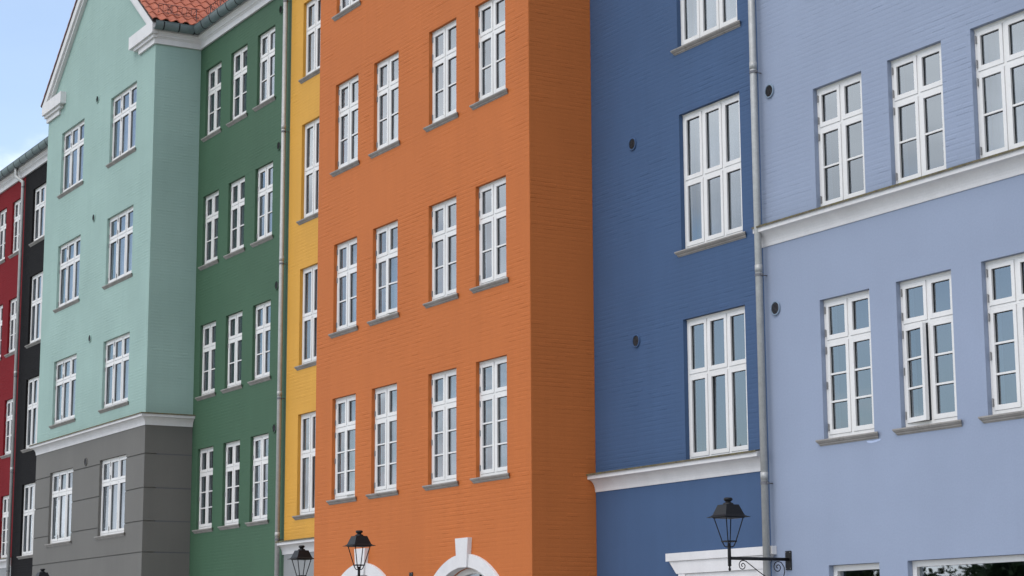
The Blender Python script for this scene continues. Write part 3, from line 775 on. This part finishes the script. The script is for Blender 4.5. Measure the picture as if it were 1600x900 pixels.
# ---- black and red houses --------------------------------------------------------
KY = .13; RX = -31.20
h = emp('town_house', (-28.1, KY, 0), 'black house mostly hidden behind the mint gable', 'house', 'painted town houses in a row')
kc = [(-30.41, -28.94)]
ops = openings(kc, (1,2,3,4), RZ_W)
wl = build(panel(MB(), RX, MX0-.002, 0, EAVE+.3, ops, KY, .28), 'wall', 'black', h)
lay(wl, 'black', [(bricks(RX+.004, MX0-.01, .3, EAVE, ops), Vector((0,KY,0)), 0)])
shell(h, 'black', RX, MX0, KY)
for r in (1,2,3,4): window(h, *kc[0], *RZ_W[r], KY, 3, (.735, .735, .735, .50)[r-1], 0, curtain=1, hinge_cols=())
rp = [(-38.0, KY), (RX, KY), (MX0-.01, KY)]
cornice(h, rp, 1, 2); gutter(h, rp, 1, 2, .62); rf = plain_roof(h, RX, MX0); rf.location.y += KY
snow_guard(rf, (RX, KY-.06, RZ+.05), (MX0-.2, KY-.06, RZ+.05), UPV, nG, h=.17)

h = emp('town_house', (-34.5, KY, 0), 'dark red house with a white band above grey street level', 'house', 'painted town houses in a row')
rc = [(-32.50, -31.62), (-34.02, -33.12), (-35.55, -34.65)]
ops = openings(rc, (1,2,3,4), RZ_S)
wl = build(panel(MB(), -38, RX, 4.0, EAVE+.3, ops, KY, .28), 'wall', 'red', h)
lay(wl, 'red', [(bricks(-38, RX-.004, 4.25, EAVE, ops), Vector((0,KY,0)), 0)])
build(panel(MB(), -38, RX, 0, 3.998, [], KY, .28), 'base_wall', 'greybase', h)
shell(h, 'red', -38, RX, KY)
for a, b in rc[:2]:
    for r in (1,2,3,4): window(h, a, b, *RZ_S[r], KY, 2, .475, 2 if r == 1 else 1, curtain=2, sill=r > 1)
string_course(h, [(-38, KY), (RX-.02, KY)], 3.97, 4.225)
downpipe(h, -31.09, KY-.115, .1, 15.12, (14.98, 9.4, 6.63, 3.85), (9.5, 6.73), swan=[(-31.09, KY-.12, 15.13), (-31.52, KY-.19, 15.36), (-31.55, KY-.2, 15.42), (-31.55, KY-.21, 15.68)])
cornice(h, rp, 0, 1); gutter(h, rp, 0, 1, .62); rf = plain_roof(h, -38, RX); rf.location.y += KY
snow_guard(rf, (-38, KY-.06, RZ+.05), (RX-.02, KY-.06, RZ+.05), UPV, nG, h=.17)

# ==================================================================== WALL LAMPS
def lamp(x, yw, label):
    zt = 3.53; y = yw-.95
    o = emp('wall_lamp', (x, yw, 2.745), label, 'lamp', 'black lanterns on wall brackets')
    c = (x, y, 0)
    # finial
    mb = MB(); mb.lathe([(.0, zt), (.045, zt-.003), (.058, zt-.016), (.058, zt-.034), (.044, zt-.046), (.034, zt-.052), (.036, zt-.062), (.062, zt-.072), (.070, zt-.086), (.070, zt-.096), (.03, zt-.098)], c, 18)
    build(mb, 'finial', 'iron', o, True)
    # hood: square, concave brim
    lev = [(.040, zt-.088), (.098, zt-.094), (.100, zt-.102), (.143, zt-.214), (.150, zt-.226), (.166, zt-.238), (.200, zt-.250), (.200, zt-.255), (.150, zt-.250), (.140, zt-.266), (.02, zt-.266)]
    mb = MB(); vs = []
    for a, z in lev: vs += [(x-a,y-a,z),(x+a,y-a,z),(x+a,y+a,z),(x-a,y+a,z)]
    fs = [(4*i+k, 4*i+4+k, 4*i+4+(k+1)%4, 4*i+(k+1)%4) for i in range(len(lev)-1) for k in range(4)] + [(0,1,2,3), tuple(len(vs)-1-k for k in range(4))]
    mb.add(vs, fs); build(mb, 'hood', 'iron', o)
    zb = zt-.560; a0, a1 = .132, .062
    for sx in (-1,1):
        for sy in (-1,1):
            mb = MB(); mb.tube([(x+sx*a0,y+sy*a0,zt-.262),(x+sx*a1,y+sy*a1,zb)], [.0085,.0085], 4); build(mb, 'corner_bar', 'iron', o)
            mb = MB(); mb.tube([(x+sx*a1,y+sy*a1,zb+.005),(x+sx*(a1-.008),y+sy*(a1-.008),zb-.025),(x+sx*.042,y+sy*.042,zb-.058),(x+sx*.03,y+sy*.03,zb-.068),(x+sx*.008,y+sy*.008,zb-.070)], .0075, 6); build(mb, 'foot_strap', 'iron', o)
    mb = MB(); t = .010
    mb.box(x-a1-t,x+a1+t,y-a1-t,y-a1+t,zb-.008,zb+.010); mb.box(x-a1-t,x+a1+t,y+a1-t,y+a1+t,zb-.008,zb+.010); mb.box(x-a1-t,x-a1+t,y-a1+t,y+a1-t,zb-.008,zb+.010); mb.box(x+a1-t,x+a1+t,y-a1+t,y+a1-t,zb-.008,zb+.010)
    build(mb, 'ring', 'iron', o)
    mb = MB(); mb.lathe([(.016, zb-.02), (.022, zb-.03), (.0225, 2.66), (.012, 2.655), (.010, 2.640), (.018, 2.622), (.014, 2.604), (.002, 2.592)], c, 14); build(mb, 'stem', 'iron', o, True)
    mb = MB(); mb.tube([(x, y+.02, 2.758), (x, yw-.012, 2.758)], .021, 12); build(mb, 'arm', 'iron', o, True)
    mb = MB(); mb.box(x-.06, x+.06, yw-.014, yw-.004, 2.622, 2.868); pl = build(mb, 'wall_plate', 'iron', o)
    for sx in (-1,1):
        for z in (2.642, 2.848):
            mb = MB(); mb.tube([(x+sx*.045,yw-.013,z),(x+sx*.045,yw-.019,z)], .007, 8); build(mb, 'bolt', 'hinge', pl)
    def spiral(cy, cz, r0, r1, a0, a1, n=26): return [(x, cy+(r0+(r1-r0)*k/n)*math.cos(a0+(a1-a0)*k/n), cz+(r0+(r1-r0)*k/n)*math.sin(a0+(a1-a0)*k/n)) for k in range(n+1)]
    # scroll next to the lamp, running on into the diagonal brace
    p = list(reversed(spiral(y+.205, 2.668, .066, .008, R(75), R(75+560))))
    br = [(x, y+.26, 2.722), (x, y+.45, 2.60), (x, yw-.16, 2.40), (x, yw-.05, 2.30), (x, yw-.012, 2.285)]
    mb = MB(); mb.tube(p+br, .0065, 6); build(mb, 'brace', 'iron', o, True)
    # scroll next to the wall
    cy, cz = yw-.185, 2.655
    p = list(reversed(spiral(cy, cz, .075, .008, R(75), R(75+560)))) + [(x, yw-.125, 2.715), (x, yw-.085, 2.66), (x, yw-.075, 2.60), (x, yw-.10, 2.52), (x, yw-.16, 2.44)]
    mb = MB(); mb.tube(p, .0065, 6); build(mb, 'scroll', 'iron', o, True)
lamp(4.655, 0, 'black iron lantern on a scrolled bracket fixed to the light blue wall')
lamp(-3.88, OY, 'black iron lantern in front of the orange wall beside the arched doorways')
lamp(-8.665, 0, 'black iron lantern on the yellow house beside the orange corner')
lamp(-20.99, MY, 'black iron lantern on the grey ground floor of the mint house')

# ==================================================================== TREES across the street (they show as reflections in the glass)
def tree(x, y, H, spread, seed, label):
    r = random.Random(seed); o = emp('tree', (x, y, -.16), label, 'tree', 'trees across the street')
    mb = MB(); top = H*.72
    trunk = [(x+math.sin(k*.9+seed)*.12*k/5, y+math.cos(k*1.3+seed)*.12*k/5, -.16+top*k/6) for k in range(7)]
    mb.tube(trunk, [H*.028*(1-.75*k/6) for k in range(7)], 9)
    tips = []
    for k in range(9):
        a = r.uniform(0, 6.28); i = r.randint(2, 5); b = Vector(trunk[i]); l = spread*r.uniform(.5, .95)
        e = b + Vector((math.cos(a)*l, math.sin(a)*l, H*r.uniform(.08, .24))); m = (b+e)/2 + Vector((0,0,H*.03))
        mb.tube([b, m, e], [H*.012, H*.008, H*.003], 6); tips += [m, e]
    tips.append(Vector(trunk[-1]) + Vector((0,0,H*.14)))
    build(mb, 'trunk', 'bark', o)
    cr_ = MB(); lf = []
    for t in tips:
        for c in range(9):
            cc_ = t + Vector((r.gauss(0,1), r.gauss(0,1), r.gauss(0,.7)))*spread*.22
            for q in range(34):
                p = cc_ + Vector((r.gauss(0,1), r.gauss(0,1), r.gauss(0,.8)))*spread*.10
                s_ = H*.016*r.uniform(.7, 1.5); u = Vector((r.gauss(0,1), r.gauss(0,1), r.gauss(0,1))).normalized(); v_ = u.orthogonal().normalized()*s_; w_ = u.cross(v_).normalized()*s_*.7
                lf.append((p, v_, w_))
    vs = []; fs = []
    for i, (p, v_, w_) in enumerate(lf):
        vs += [p-v_, p+w_, p+v_, p-w_]; fs.append((4*i, 4*i+1, 4*i+2, 4*i+3))
    cr_.add(vs, fs); c = build(cr_, 'crown', 'leaf', o); c['kind'] = 'stuff'
TREES = [(-52, -47, 11, 4.6, 'broad dark tree across the square, first of a close pair'), (-60, -50, 12.5, 5.0, 'tallest tree across the square'), (-46.5, -54, 9.0, 3.4, 'slim tree across the square beside the broad dark one'),
         (-100, -114, 9.5, 4.2, 'distant rounded tree far behind the square'), (-109, -112, 11, 5.0, 'distant spreading tree far behind the square'), (-92, -118, 8, 3.6, 'small distant tree far behind the square')]
for i, (x, y, H, sp, lb) in enumerate(TREES): tree(x, y, H, sp, 11+i, lb)
